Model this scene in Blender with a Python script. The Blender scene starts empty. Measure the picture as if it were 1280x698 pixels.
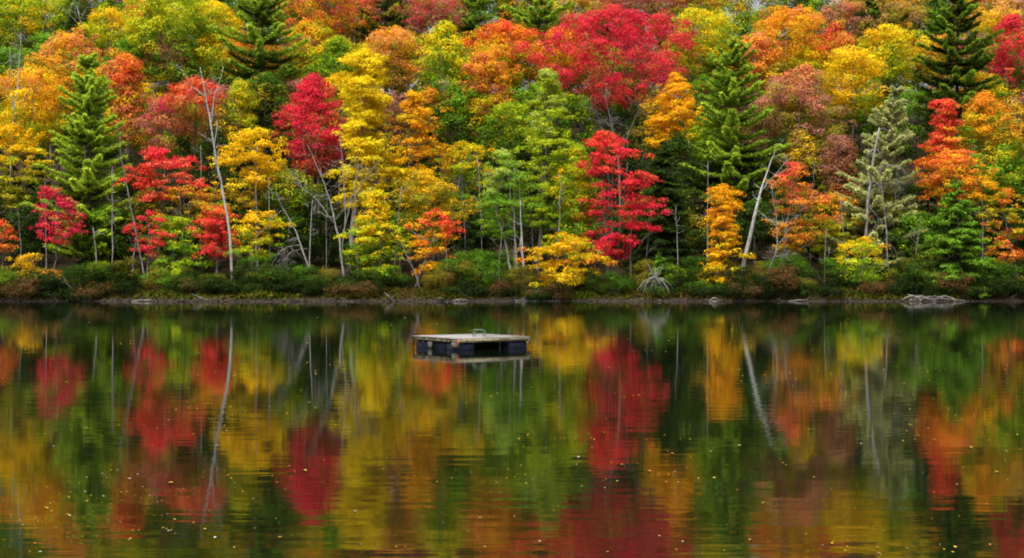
import bpy, math, random
import numpy as np

scene = bpy.context.scene
COL = scene.collection
rng = np.random.default_rng(7)
R = math.radians

# ------------------------------------------------------------------ camera numbers
F = 1900.0          # focal length in pixels of the 1280 wide photograph
H = 2.8             # camera height over the water
YH = 338.0          # horizon row
def wx(px, D): return (px - 640.0) * D / F
def wz(py, D): return H + (YH - py) * D / F

# ------------------------------------------------------------------ terrain
_gd = np.array([0, 100, 132, 135.3, 136.7, 137.3, 139.5, 146, 150, 160, 180, 200, 214, 230, 255, 320, 420, 700])
_gz = np.array([-4, -4, -3, -.45, .03, .32, .75, 1.7, 2.5, 5.4, 13.0, 21.0, 25.5, 30.5, 29, 18, 8, 6])
def shore_shift(x):
    x = np.asarray(x, float)
    return 0.7*np.sin(x*0.11+1.0) + 0.5*np.sin(x*0.31+.4) + 0.22*np.sin(x*0.93) - .9*np.exp(-((x+16)/18.)**2)
def ground(x, y):
    x = np.asarray(x, float); y = np.asarray(y, float)
    sh = shore_shift(x)*np.clip((165-y)/25, 0, 1)
    z = np.interp(y-sh, _gd, _gz)
    k = np.clip((y-142)/20, 0, 1)
    z = z + k*(0.7*np.sin(x*.07+1)*np.cos(y*.09) + .35*np.sin(x*.21+y*.17))
    z = z - np.clip((y-190)/20, 0, 1)*np.exp(-((x-38)/22.)**2)*1.2
    return z

# ------------------------------------------------------------------ colours
def lin(h):
    c = np.array([int(h[i:i+2], 16)/255 for i in (0, 2, 4)])
    return np.where(c <= .04045, c/12.92, ((c+.055)/1.055)**2.4)
HEX = dict(crimson='e22e46', scarlet='ee4a3a', red='d84240', magenta='c82a52', rose='b05860', dusty='ae7462',
           orange='f0902a', redor='e66a34', salmon='de8052', peach='dea058', gold='f4b818', yellow='facf20',
           lemon='e2d020', ygreen='a2b41c', lime='bcc822', green='6c9a24', mgreen='4c721a', dgreen='3b5016', pale='b0bf58',
           pine='70902a', pinelight='98b43a', hemlock='2b3c14', greypine='a2ac78', greydark='626c3c', olive='9a9228', brown='8a6038',
           tan='bb9450', rust='b86434')
CL = {k: lin(v)*.95 for k, v in HEX.items()}

# ------------------------------------------------------------------ materials
def mat(name):
    m = bpy.data.materials.new(name); m.use_nodes = True
    nt = m.node_tree; nt.nodes.clear()
    out = nt.nodes.new('ShaderNodeOutputMaterial')
    return m, nt, out
def N(nt, t, **kw):
    n = nt.nodes.new(t)
    for k, v in kw.items(): setattr(n, k, v)
    return n
def leaf_material(name, transl=.3):
    m, nt, out = mat(name)
    at = N(nt, 'ShaderNodeAttribute', attribute_name='leaf_colour')
    d = N(nt, 'ShaderNodeBsdfPrincipled')
    d.inputs['Roughness'].default_value = .7
    d.inputs['Specular IOR Level'].default_value = .05
    t = N(nt, 'ShaderNodeBsdfTranslucent')
    mx = N(nt, 'ShaderNodeMixShader'); mx.inputs[0].default_value = transl
    nt.links.new(at.outputs['Color'], d.inputs['Base Color'])
    nt.links.new(at.outputs['Color'], t.inputs['Color'])
    nt.links.new(d.outputs[0], mx.inputs[1]); nt.links.new(t.outputs[0], mx.inputs[2])
    nt.links.new(mx.outputs[0], out.inputs[0])
    return m
M_LEAF = leaf_material('leaf', .3)
M_NEEDLE = leaf_material('needle', .3)
def noise_material(name, stops, scale=3., rough=.9, stretch=(1, 1, 1), bump=0., detail=6):
    m, nt, out = mat(name)
    tc = N(nt, 'ShaderNodeTexCoord'); mp = N(nt, 'ShaderNodeMapping')
    mp.inputs['Scale'].default_value = stretch
    nz = N(nt, 'ShaderNodeTexNoise'); nz.inputs['Scale'].default_value = scale; nz.inputs['Detail'].default_value = detail
    rp = N(nt, 'ShaderNodeValToRGB')
    els = rp.color_ramp.elements
    while len(els) < len(stops): els.new(.5)
    for e, (p, c) in zip(els, stops):
        e.position = p; e.color = (*c, 1)
    b = N(nt, 'ShaderNodeBsdfPrincipled'); b.inputs['Roughness'].default_value = rough
    b.inputs['Specular IOR Level'].default_value = .25
    L = nt.links.new
    L(tc.outputs['Object'], mp.inputs[0]); L(mp.outputs[0], nz.inputs['Vector']); L(nz.outputs['Fac'], rp.inputs[0])
    L(rp.outputs[0], b.inputs['Base Color']); L(b.outputs[0], out.inputs[0])
    if bump:
        bp = N(nt, 'ShaderNodeBump'); bp.inputs['Distance'].default_value = bump
        L(nz.outputs['Fac'], bp.inputs['Height']); L(bp.outputs[0], b.inputs['Normal'])
    return m
BARK = dict(
    grey=noise_material('grey_bark', [(.3, (.07, .063, .056)), (.7, (.22, .205, .185))], 5, stretch=(1, 1, .35), bump=.02),
    pale=noise_material('pale_bark', [(.3, (.13, .12, .11)), (.65, (.34, .32, .30))], 5, stretch=(1, 1, .5), bump=.02),
    birch=noise_material('birch_bark', [(.32, (.08, .075, .07)), (.44, (.36, .35, .33)), (.8, (.52, .51, .48))], 3.5, stretch=(1, 1, 2.5)),
    dark=noise_material('dark_bark', [(.3, (.03, .025, .02)), (.7, (.10, .085, .07))], 5, stretch=(1, 1, .35), bump=.02),
    dead=noise_material('bleached_wood', [(.3, (.12, .11, .10)), (.7, (.34, .32, .30))], 6, stretch=(1, 1, .4), bump=.01))

# ------------------------------------------------------------------ mesh helpers
def mesh_from(name, V, loops, starts, material, cols=None, smooth=False):
    me = bpy.data.meshes.new(name)
    V = np.asarray(V, np.float32)
    me.vertices.add(len(V)); me.vertices.foreach_set('co', V.ravel())
    me.loops.add(len(loops)); me.loops.foreach_set('vertex_index', np.asarray(loops, np.int32))
    me.polygons.add(len(starts)); me.polygons.foreach_set('loop_start', np.asarray(starts, np.int32))
    if cols is not None:
        a = me.attributes.new('leaf_colour', 'FLOAT_COLOR', 'FACE')
        c4 = np.ones((len(starts), 4), np.float32); c4[:, :3] = cols
        a.data.foreach_set('color', c4.ravel())
    me.materials.append(material)
    me.update(calc_edges=True)
    if smooth: me.polygons.foreach_set('use_smooth', np.ones(len(starts), bool))
    return me
def link(name, me, parent=None, loc=(0, 0, 0)):
    o = bpy.data.objects.new(name, me); COL.objects.link(o)
    o.location = loc
    if parent is not None: o.parent = parent
    return o
def tag(o, label=None, cat=None, group=None, kind=None):
    if label: o['label'] = label
    if cat: o['category'] = cat
    if group: o['group'] = group
    if kind: o['kind'] = kind
    return o
def unit(v): return v/np.maximum(np.linalg.norm(v, axis=-1, keepdims=True), 1e-9)

def cards(P, Nn, size, aspect=.7, axis=None, r=rng):
    """one small leaf-shaped quad per point: P centres, Nn normals, size lengths"""
    n = len(P)
    if axis is None: axis = r.normal(size=(n, 3))
    Nn = unit(Nn)
    a = unit(axis - (axis*Nn).sum(1, keepdims=True)*Nn)
    b = np.cross(Nn, a)
    s = size[:, None]; w = (size*aspect)[:, None]
    j = r.uniform(.75, 1.25, (n, 4, 1))
    V = np.empty((n, 4, 3))
    V[:, 0] = P - a*s*.5*j[:, 0]
    V[:, 1] = P + b*w*.5*j[:, 1] + a*s*.08 - Nn*s*.10
    V[:, 2] = P + a*s*.5*j[:, 2]
    V[:, 3] = P - b*w*.5*j[:, 3] + a*s*.08 - Nn*s*.10
    return V.reshape(-1, 3)
def cards_mesh(name, V, cols, material):
    n = len(V)//4
    return mesh_from(name, V, np.arange(4*n), np.arange(n)*4, material, cols)

def tubes(name, lines, material, sides=6, smooth=True):
    """lines: list of (points (k,3), radii (k,)) -> one mesh of tapered, capped tubes"""
    VV, LL, SS = [], [], []; vo = 0; lo = 0
    for P, rad in lines:
        P = np.asarray(P, float); rad = np.asarray(rad, float); k = len(P)
        T = unit(np.gradient(P, axis=0))
        ref = np.where(np.abs(T[:, 2:3]) > .9, np.array([[1., 0, 0]]), np.array([[0, 0, 1.]]))
        A = unit(np.cross(T, ref)); B = np.cross(T, A)
        sd = sides if rad.max() > .03 else 4
        an = np.arange(sd)*2*np.pi/sd
        ring = P[:, None] + rad[:, None, None]*(A[:, None]*np.cos(an)[None, :, None] + B[:, None]*np.sin(an)[None, :, None])
        VV.append(ring.reshape(-1, 3))
        i, jn = np.meshgrid(np.arange(k-1), np.arange(sd), indexing='ij')
        j2 = (jn+1) % sd
        q = np.stack([i*sd+jn, i*sd+j2, (i+1)*sd+j2, (i+1)*sd+jn], -1).reshape(-1, 4) + vo
        LL.append(q.ravel()); SS.append(lo + np.arange(len(q))*4); lo += q.size
        for cap in (np.arange(sd)[::-1] + vo, np.arange(sd)+(k-1)*sd+vo):
            LL.append(cap); SS.append(np.array([lo])); lo += sd
        vo += k*sd
    return mesh_from(name, np.concatenate(VV), np.concatenate(LL), np.concatenate(SS), material, smooth=smooth)

def limb(a, b, r0, r1, r, k=6, bow=.12, wob=.04):
    a = np.asarray(a, float); b = np.asarray(b, float)
    t = np.linspace(0, 1, k)[:, None]; L = np.linalg.norm(b-a)
    P = a + (b-a)*t
    P[:, 2] -= np.sin(t[:, 0]*np.pi)*bow*L
    P[1:-1] += r.normal(size=(k-2, 3))*wob*L
    return P, r0 + (r1-r0)*t[:, 0]**.8

# ------------------------------------------------------------------ palettes
def ramp(cols, f):
    A = np.array([CL[c] for c in cols])
    if len(A) == 1: return np.repeat(A, len(f), 0)
    f = np.clip(f, 0, 1)*(len(A)-1); i = np.minimum(f.astype(int), len(A)-2); w = (f-i)[:, None]
    w = w*w*(3-2*w)
    return A[i]*(1-w) + A[i+1]*w

ACC = dict(crimson='redor', scarlet='salmon', gold='lemon', orange='gold', yellow='ygreen', green='ygreen', ygreen='gold', redor='gold', salmon='olive', dusty='olive', magenta='salmon', rose='olive', red='peach', mgreen='ygreen', dgreen='olive', olive='gold', peach='gold')
PROF = {
    'round': lambda t: np.clip(1-np.abs(2*t-1)**2.6, 0, 1)**.5,
    'oval': lambda t: np.clip(np.sin(np.pi*np.clip(t, 0, 1)**.75), 0, 1)**.7,
    'cone': lambda t: (1-t)**.75*np.clip(t*4+.45, 0, 1),
    'vase': lambda t: np.clip(np.sin(np.pi*np.clip(t, 0, 1)**1.5), 0, 1)**.55,
    'column': lambda t: np.clip(1-np.abs(2*t-1)**4, 0, 1)**.5*(.75+.25*np.cos(t*5)),
}
def broad_crown(r, W, Hc, shape, cols, D, tiers=0, dens=1., leaf=1., accent=None, sparse=0.):
    """clump centres and leaf cards of a broadleaf crown standing on z = 0 .. Hc"""
    sc = D/140.0
    rc = (.60 + .035*min(W, 12))*sc**.4*(.58 if tiers else .84)
    area = W*Hc
    nc = int(max(14, (3.6 if tiers else 4.3)*area/(rc*rc*2.1)*dens))
    prof = PROF[shape]
    t = r.beta(1.15, 1.0, nc) if shape != 'cone' else r.beta(1., 1.35, nc)
    ang = r.uniform(0, 2*np.pi, nc)
    ph = r.uniform(0, 6.28, 6)
    bump = 1 + .18*np.sin(2*ang+ph[0]+3*t) + .17*np.sin(3*ang+ph[1]-7*t) + .17*np.sin(9*t+ph[2]+ang)
    rad = np.sqrt(r.uniform(.12, 1, nc))*prof(t)*bump*(W/2-rc*.4)*np.where(r.random(nc) < .13, r.uniform(1.1, 1.32, nc), 1)
    C = np.stack([rad*np.cos(ang), rad*np.sin(ang), t*(Hc-rc*.9)+rc*.35], 1)
    C0 = C*np.array([.78, .78, 1])
    if tiers:                                   # boughs that leave the stem at their own height and bearing, foliage fanned out along each
        nbg = int(tiers*3.2)
        bt = np.clip((np.arange(nbg)+r.uniform(0, 1, nbg))/nbg, .02, .97)
        ba = r.uniform(0, 6.28, nbg); bl = np.maximum(prof(bt), .28)*(W/2-rc*.3)*r.uniform(.5, 1.3, nbg)
        k = r.integers(0, nbg, nc); u = r.uniform(.12, 1, nc)**.7
        sd = r.normal(0, .27, nc)*u*bl[k] + r.normal(0, .15, nc)
        C = np.stack([np.cos(ba[k])*u*bl[k]-np.sin(ba[k])*sd, np.sin(ba[k])*u*bl[k]+np.cos(ba[k])*sd,
                      bt[k]*(Hc-rc*.8) + rc*.3 + u*bl[k]*r.uniform(-.10, .25, nbg)[k] - .2*bl[k]*u**3 + r.normal(0, .06, nc)], 1)
        keep = r.random(nc) < .68                # the rest of the foliage fills in between the boughs
        C = np.where(keep[:, None], C, C0); t = C[:, 2]/Hc
    if sparse: 
        keep = r.random(nc) > sparse; C, t, nc = C[keep], t[keep], int(keep.sum())
    C[:, 2] += r.normal(0, .25, nc)*(t > .6)*rc
    s = rc*r.uniform(.5, 1.3, nc)
    lsz = .158*leaf*sc**.8
    per = np.maximum(8, (s*s*3.4*.8/(lsz*lsz*.62)*1.0)).astype(int)
    idx = np.repeat(np.arange(nc), per); n = len(idx)
    d = unit(r.normal(size=(n, 3)) + np.array([0, 0, .55]))
    q = s[idx, None]*(r.uniform(.5, 1.08, (n, 1))**.8 + np.abs(r.normal(0, .10, (n, 1))))
    flat = .42 if tiers else .62
    P = C[idx] + d*q*np.array([1, 1, flat])
    # ragged sprays at the rim
    P += r.normal(0, .05, (n, 3))*sc
    P[:, 2] = np.maximum(P[:, 2], -.1)
    out = unit(C[idx]*np.array([1, 1, 0]) + 1e-6)
    Nn = d*1.0 + np.array([0, 0, .42]) + out*.25 + r.normal(0, .27, (n, 3))
    sz = lsz*r.uniform(.6, 1.35, n)
    cn = r.normal(0, .2, nc) - .45*(r.random(nc) < .16)
    f = C[:, 2]/Hc + cn + .12*np.sin(C[:, 0]*1.3+ph[3]) * 1.0
    col = ramp(cols, f[idx] + r.normal(0, .1, n))
    if accent:
        am = (r.random(nc) < .16)[idx] & (r.random(n) < .8) | (r.random(n) < .04)
        col[am] = CL[accent]
    v = np.exp(r.normal(0, .10, nc))[idx]*np.exp(r.normal(0, .10, n))
    col = np.clip(col*v[:, None]*np.exp(r.normal(0, .05, (n, 3))), 0, .85)
    return C, s, cards(P, Nn, sz, .8, r=r), col

def place(name, label, cat, x, y, group=None, z=None):
    e = bpy.data.objects.new(name, None); COL.objects.link(e)
    e.empty_display_size = .5
    e.location = (x, y, float(ground(x, y)) if z is None else z)
    return tag(e, label, cat, group)

def broadleaf(name, x, yt, yb, w, D, shape, cols, label, seed=0, bx=None, bark='grey', tr=1., tiers=0, dens=1., leaf=1.,
              accent=None, sparse=0., group=None, fork=0, shift=None, limbs=10, stems=1, cat='tree'):
    r = np.random.default_rng(seed)
    X = wx(x, D); BX = wx(bx if bx is not None else x, D)
    e = place(name, label, cat, BX, D, group)
    zb = e.location.z
    ztop = wz(yt, D)-zb; zc = max(wz(yb, D)-zb, .3); Hc = ztop-zc; W = w*D/F
    W *= 1.30 if tiers else 1.18
    accent = accent or ACC.get(cols[-2 if len(cols) > 1 else -1])
    if not tiers and cols[0] not in ('olive', 'green', 'mgreen', 'dgreen', 'hemlock', 'ygreen', 'rust'): cols = ['olive'] + cols
    C, s, V, col = broad_crown(r, W, Hc, shape, cols, D, tiers, dens, leaf, accent, sparse)
    if shift:                                   # the crown sways as it climbs: offsets at its foot, middle and top
        for A_ in (V, C): A_[:, 0] += np.interp(A_[:, 2]/Hc, [0, .5, 1], shift)*D/F
    off = np.array([X-BX, 0, zc])
    V = V + off; C = C + off
    link('crown', cards_mesh('crown', V, col, M_LEAF), e)
    # trunk and limbs
    rt = (.06 + .0078*ztop)*tr
    lines = []
    for st in range(stems):
        sx = 0 if stems == 1 else (st-(stems-1)/2)*.45
        top = np.array([X-BX + r.normal(0, .03)*W + sx*(1.0 if stems == 1 else 2.5), r.normal(0, .2), zc+Hc*r.uniform(.6, .78)])
        base = np.array([sx*.6, r.normal(0, .1)*(stems > 1), -.25])
        if fork:
            fz = zc - (zc)*.25
            fp = np.array([(X-BX)*.4, 0, fz])
            lines.append(limb(base, fp, rt*1.25, rt, r, 5, 0, .012))
            for k in range(fork):
                a = (k+.5)/fork*2-1
                tp = np.array([X-BX + a*W*.3, r.normal(0, .15)*W, zc+Hc*r.uniform(.5, .75)])
                lines.append(limb(fp, tp, rt*.62, .04, r, 7, .05, .02))
            main = lines[-1]
        else:
            main = limb(base, top, rt*1.2, .035, r, 9, 0, .008)
            main[1][0] *= 1.25
            lines.append(main)
        order = r.permutation(len(C))[:max(2, limbs//stems)]
        for i in order:
            c = C[i]
            P, rr = main
            zz = c[2] - np.hypot(c[0]-top[0], c[1])*r.uniform(.35, .9)
            zz = np.clip(zz, max(P[0, 2]+.5, zc*.7), P[-1, 2])
            a = np.array([np.interp(zz, P[:, 2], P[:, k]) for k in range(3)])
            ra = np.interp(zz, P[:, 2], rr)
            lines.append(limb(a, c, max(ra*.55, .035), .018, r, 6, .07, .02))
    link('trunk', tubes('trunk', lines, BARK[bark]), e)
    return e

def pine(name, x, yt, yb, w, D, cols, label, seed=0, style='white', bx=None, bark='dark', group=None, dens=1., tr=1.):
    """style white: open whorls with upswept plumes; hemlock: dense drooping sprays"""
    r = np.random.default_rng(seed)
    X = wx(x, D); BX = wx(bx if bx is not None else x, D)
    e = place(name, label, 'tree', BX, D, group)
    zb = e.location.z
    ztop = wz(yt, D)-zb; zc = max(wz(yb, D)-zb, .4); Hc = ztop-zc; Rm = w*D/F/2
    sc = D/140.
    lean = (X-BX)
    def axis(z): return np.array([lean*np.clip(z/ztop, 0, 1), 0, z])
    lines = [(np.array([axis(z) for z in np.linspace(-.25, ztop*.985, 9)]), np.linspace((.09+.0085*ztop)*tr*1.15, .02, 9))]
    step = (.95 if style == 'white' else .62)*sc**.5
    nw = max(6, int(Hc/step))
    Pp, Np, Sp, Ap, Fp = [], [], [], [], []
    for i in range(nw):
        t = (i + r.uniform(-.3, .3))/nw; t = min(max(t, 0), .99)
        z = zc + t*Hc
        if style == 'white':
            Rw = Rm*1.5*((1-t)**.72)*(1 if t > .12 else .8)*r.uniform(.8, 1.12)+.2; nb = r.integers(6, 9)
        else:
            Rw = Rm*((1-t)**.8)+.2; nb = r.integers(7, 10)
        a0 = r.uniform(0, 6.28)
        for b in range(nb):
            an = a0 + b*2*np.pi/nb + r.normal(0, .2)
            L = Rw*r.uniform(.62, 1.12)
            zz = z + r.normal(0, .22)
            if style == 'white':
                rise = L*(.04+.5*t*t); curl = L*.07
            else:
                rise = L*(.12*t-.12); curl = -L*.10
            kk = 7; u = np.linspace(0, 1, kk)
            dx, dy = np.cos(an), np.sin(an)
            base = axis(zz)
            br = np.stack([base[0]+dx*u*L, base[1]+dy*u*L, zz + rise*u + curl*(u**2.5) - L*.08*np.sin(np.pi*u)], 1)
            if L > .8: lines.append((br, np.linspace(.035+.010*L, .012, kk)))
            m = int((120 if style == 'white' else 62)*L*dens/ sc**1.2) + 10
            uu = r.uniform(.12 if L > 1 else 0, 1.03, m)**(.85) + np.abs(r.normal(0, .05, m))
            width = L*(.21 if style == 'white' else .26)*np.maximum(1.12-uu*(1.0 if style == 'white' else .75), .04)*np.minimum(1, uu*3)+.14
            side = r.uniform(-1, 1, m)
            bp = np.stack([np.interp(uu, u, br[:, k]) for k in range(3)], 1) + np.array([dx, dy, .1])*(np.maximum(uu-1, 0)*L)[:, None]
            sd = np.array([-dy, dx, 0.])
            p = bp + sd*(side*width)[:, None]
            p[:, 2] += r.normal(0, .085, m)*sc + (.08 if style == 'white' else -.14*np.abs(side)*width*2)
            ax = np.array([dx, dy, .25 if style == 'white' else -.25])*.8 + sd*side[:, None]*.9 + r.normal(0, .3, (m, 3))
            if style == 'white': ax[:, 2] += .15
            Pp.append(p); Ap.append(ax)
            Np.append(np.array([0, 0, .9]) + r.normal(0, .5, (m, 3)) + np.array([dx, dy, 0])*.35)
            Sp.append(r.uniform(.24, .46, m)*sc*(1 if style == 'white' else .85))
            Fp.append(np.full(m, r.normal(0, .18)) + .6*uu + .15*t + .1)
    Pp, Np, Sp, Ap, Fp = map(np.concatenate, (Pp, Np, Sp, Ap, Fp))
    col = ramp(cols, Fp + r.normal(0, .12, len(Fp)))
    col = np.clip(col*np.exp(r.normal(0, .12, (len(Fp), 1)))*(np.array([1.38, 1.26, 1.0]) if style == 'white' else 1.1), 0, .8)
    link('crown', cards_mesh('crown', cards(Pp, Np, Sp, .25 if style == 'white' else .36, Ap, r=r), col, M_NEEDLE), e)
    link('trunk', tubes('trunk', lines, BARK[bark]), e)
    return e

def twigs(r, P, rad, n, L, lines, up=.3, depth=2, droop=0., t0=.3):
    for _ in range(n):
        t = r.uniform(t0, 1)*(len(P)-1); i = min(int(t), len(P)-2); f = t-i
        a = P[i]*(1-f)+P[i+1]*f; ra = rad[i]*(1-f)+rad[i+1]*f
        main = unit(P[i+1]-P[i])
        d = unit(r.normal(size=3)*np.array([1, .8, .6]) + main*.5 + np.array([0, 0, up]))
        l = L*r.uniform(.5, 1.2)
        b = a + d*l; b[2] -= droop*l
        Q, rq = limb(a, b, min(ra*.6, .05), .009, r, 5, -.12 if droop else .06, .05)
        lines.append((Q, rq))
        if depth > 1: twigs(r, Q, rq, max(2, n//3), L*.45, lines, up*.5, depth-1, droop, .3)

def dead(name, paths, D, label, seed, bark='dead', n=10, L=2., droop=0., group=None, up=.3, t0=.35, cat='dead tree'):
    """paths: list of [(px,py,radius_m),...]; first starts at the ground"""
    r = np.random.default_rng(seed)
    px0, py0 = paths[0][0][:2]
    X0 = wx(px0, D)
    e = place(name, label, cat, X0, D, group)
    zb = e.location.z
    for pth in paths:
        P = np.array([[wx(a, D)-X0, r.normal(0, .12)*(i > 0), wz(b, D)-zb] for i, (a, b, c) in enumerate(pth)])
        if pth is paths[0]: P[0] = (0, 0, -.25)
        q = np.array([c for a, b, c in pth])*.78
        k = len(P); tt = np.linspace(0, k-1, (k-1)*3+1)
        P2 = np.stack([np.interp(tt, np.arange(k), P[:, j]) for j in range(3)], 1)
        P2[1:-1] += r.normal(0, .03, (len(P2)-2, 3))
        q2 = np.interp(tt, np.arange(k), q)
        bl = [(P2, q2)]
        twigs(r, P2, q2, n, L, bl, up, 2, droop, t0)
        nm = 'trunk' if pth is paths[0] else 'limb'
        link(nm, tubes(nm, bl, BARK[bark]), e)
    return e

# ------------------------------------------------------------------ world, sun, camera
SUN_EL, SUN_AZ = 66.0, 205.0       # azimuth clockwise from +Y: behind the camera, a little to its left
world = bpy.data.worlds.new('World'); scene.world = world; world.use_nodes = True
nt = world.node_tree; bg = nt.nodes['Background']
sky = nt.nodes.new('ShaderNodeTexSky'); sky.sky_type = 'NISHITA'; sky.sun_disc = False
sky.sun_elevation = R(SUN_EL); sky.sun_rotation = R(SUN_AZ)
sky.air_density = 1.0; sky.dust_density = 8.0; sky.ozone_density = .6
hs = nt.nodes.new('ShaderNodeHueSaturation'); hs.inputs['Saturation'].default_value = .2   # high thin overcast: a pale, nearly neutral sky
nt.links.new(sky.outputs[0], hs.inputs['Color']); nt.links.new(hs.outputs[0], bg.inputs[0]); bg.inputs[1].default_value = .15
sl = bpy.data.lights.new('sun', 'SUN'); sl.energy = 1.1; sl.angle = R(40); sl.color = (1, .95, .87)
so = bpy.data.objects.new('sun', sl); COL.objects.link(so)
so.rotation_euler = (R(90-SUN_EL), 0, R(180-SUN_AZ)); so.location = (0, 0, 60)
cam = bpy.data.cameras.new('camera'); cam.sensor_width = 36; cam.lens = 36*F/1280
cam.clip_start = .1; cam.clip_end = 3000
co = bpy.data.objects.new('camera', cam); COL.objects.link(co); scene.camera = co
co.location = (0, 0, H); co.rotation_euler = (R(90)-math.atan((349-YH)/F), 0, 0)
scene.view_settings.view_transform = 'Standard'; scene.view_settings.look = 'None'
scene.view_settings.exposure = .75; scene.view_settings.gamma = 1; scene.view_settings.use_curve_mapping = False
cy = scene.cycles
cy.max_bounces = 7; cy.diffuse_bounces = 3; cy.glossy_bounces = 3; cy.transmission_bounces = 4; cy.transparent_max_bounces = 4
cy.use_adaptive_sampling = True; cy.adaptive_threshold = .012; cy.use_denoising = True
cy.caustics_reflective = False; cy.caustics_refractive = False
scene.render.engine = 'CYCLES'; cy.filter_width = 1.85

# ------------------------------------------------------------------ setting: hillside, water
xs = np.concatenate([np.linspace(-420, -75, 40)[:-1], np.linspace(-75, 75, 301), np.linspace(75, 420, 40)[1:]])
ys = np.concatenate([np.linspace(100, 132, 6)[:-1], np.linspace(132, 142, 61), np.linspace(142, 215, 74)[1:], np.linspace(215, 700, 50)[1:]])
gx, gy = np.meshgrid(xs, ys)
gz = ground(gx, gy) + rng.normal(0, .025, gx.shape)*((gy > 134) & (gy < 220))
nx, ny = len(xs), len(ys)
i, j = np.meshgrid(np.arange(ny-1), np.arange(nx-1), indexing='ij')
q = np.stack([i*nx+j, i*nx+j+1, (i+1)*nx+j+1, (i+1)*nx+j], -1).reshape(-1, 4)
M_GROUND = noise_material('forest_floor', [(.3, (.022, .017, .010)), (.5, (.05, .034, .017)), (.66, (.09, .055, .022)), (.8, (.035, .045, .014))], 1.6, .95, bump=.05, detail=10)
_nt = M_GROUND.node_tree                                                   # bare gravel and mud in the strip just above the water
_b = [n for n in _nt.nodes if n.type == 'BSDF_PRINCIPLED'][0]
_rp = [n for n in _nt.nodes if n.type == 'VALTORGB'][0]
_geo = N(_nt, 'ShaderNodeNewGeometry'); _sx = N(_nt, 'ShaderNodeSeparateXYZ'); _mr = N(_nt, 'ShaderNodeMapRange')
_mr.inputs[1].default_value = .14; _mr.inputs[2].default_value = .36
_n2 = N(_nt, 'ShaderNodeTexNoise'); _n2.inputs['Scale'].default_value = 4; _n2.inputs['Detail'].default_value = 6
_r2 = N(_nt, 'ShaderNodeValToRGB'); _r2.color_ramp.elements[0].position = .35; _r2.color_ramp.elements[0].color = (.010, .007, .005, 1)
_r2.color_ramp.elements[1].position = .62; _r2.color_ramp.elements[1].color = (.045, .033, .021, 1)
_mx = N(_nt, 'ShaderNodeMix', data_type='RGBA')
L = _nt.links.new
L(_geo.outputs['Position'], _sx.inputs[0]); L(_sx.outputs['Z'], _mr.inputs[0]); L(_mr.outputs[0], _mx.inputs[0])
L(_geo.outputs['Position'], _n2.inputs['Vector']); L(_n2.outputs['Fac'], _r2.inputs[0])
L(_r2.outputs[0], _mx.inputs[6]); L(_rp.outputs[0], _mx.inputs[7]); L(_mx.outputs[2], _b.inputs['Base Color'])
tag(link('hillside', mesh_from('hillside', np.stack([gx, gy, gz], -1).reshape(-1, 3), q.ravel(), np.arange(len(q))*4, M_GROUND, smooth=True)), kind='structure')

m, nt, out = mat('lake_water')
L = nt.links.new
b = N(nt, 'ShaderNodeBsdfPrincipled'); b.inputs['Base Color'].default_value = (.002, .005, .002, 1)
b.inputs['Roughness'].default_value = .036; b.inputs['IOR'].default_value = 1.27
geo = N(nt, 'ShaderNodeNewGeometry')
def wave(scale, st, amp, detail=2, rot=0.):
    mp = N(nt, 'ShaderNodeMapping'); mp.inputs['Scale'].default_value = (st, 1, 1); mp.inputs['Rotation'].default_value = (0, 0, rot)
    nz = N(nt, 'ShaderNodeTexNoise'); nz.inputs['Scale'].default_value = scale; nz.inputs['Detail'].default_value = detail
    L(geo.outputs['Position'], mp.inputs[0]); L(mp.outputs[0], nz.inputs['Vector'])
    ml = N(nt, 'ShaderNodeMath', operation='MULTIPLY'); ml.inputs[1].default_value = amp
    L(nz.outputs['Fac'], ml.inputs[0]); return ml.outputs[0]
def add(a, c):
    n = N(nt, 'ShaderNodeMath', operation='ADD'); L(a, n.inputs[0]); L(c, n.inputs[1]); return n.outputs[0]
def mul(a, c):
    n = N(nt, 'ShaderNodeMath', operation='MULTIPLY'); L(a, n.inputs[0]); L(c, n.inputs[1]); return n.outputs[0]
fine = add(wave(2.8, .22, .0031, 2, .06), wave(1.1, .3, .0032, 1, -.08))
patch = N(nt, 'ShaderNodeTexNoise'); patch.inputs['Scale'].default_value = .09; patch.inputs['Detail'].default_value = 2
L(geo.outputs['Position'], patch.inputs['Vector'])
pr = N(nt, 'ShaderNodeMapRange'); pr.inputs[1].default_value = .38; pr.inputs[2].default_value = .62; pr.inputs[3].default_value = .35; pr.inputs[4].default_value = 1.1
L(patch.outputs['Fac'], pr.inputs[0])
hgt = mul(fine, pr.outputs[0])
bp = N(nt, 'ShaderNodeBump'); bp.inputs['Strength'].default_value = 1.; bp.inputs['Distance'].default_value = 1.
L(hgt, bp.inputs['Height']); L(bp.outputs[0], b.inputs['Normal'])
L(b.outputs[0], out.inputs[0])
V = [(-400, -150, 0), (400, -150, 0), (400, 146, 0), (-400, 146, 0)]
tag(link('lake_water', mesh_from('lake_water', V, [0, 1, 2, 3], [0], m)), kind='structure')

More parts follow.
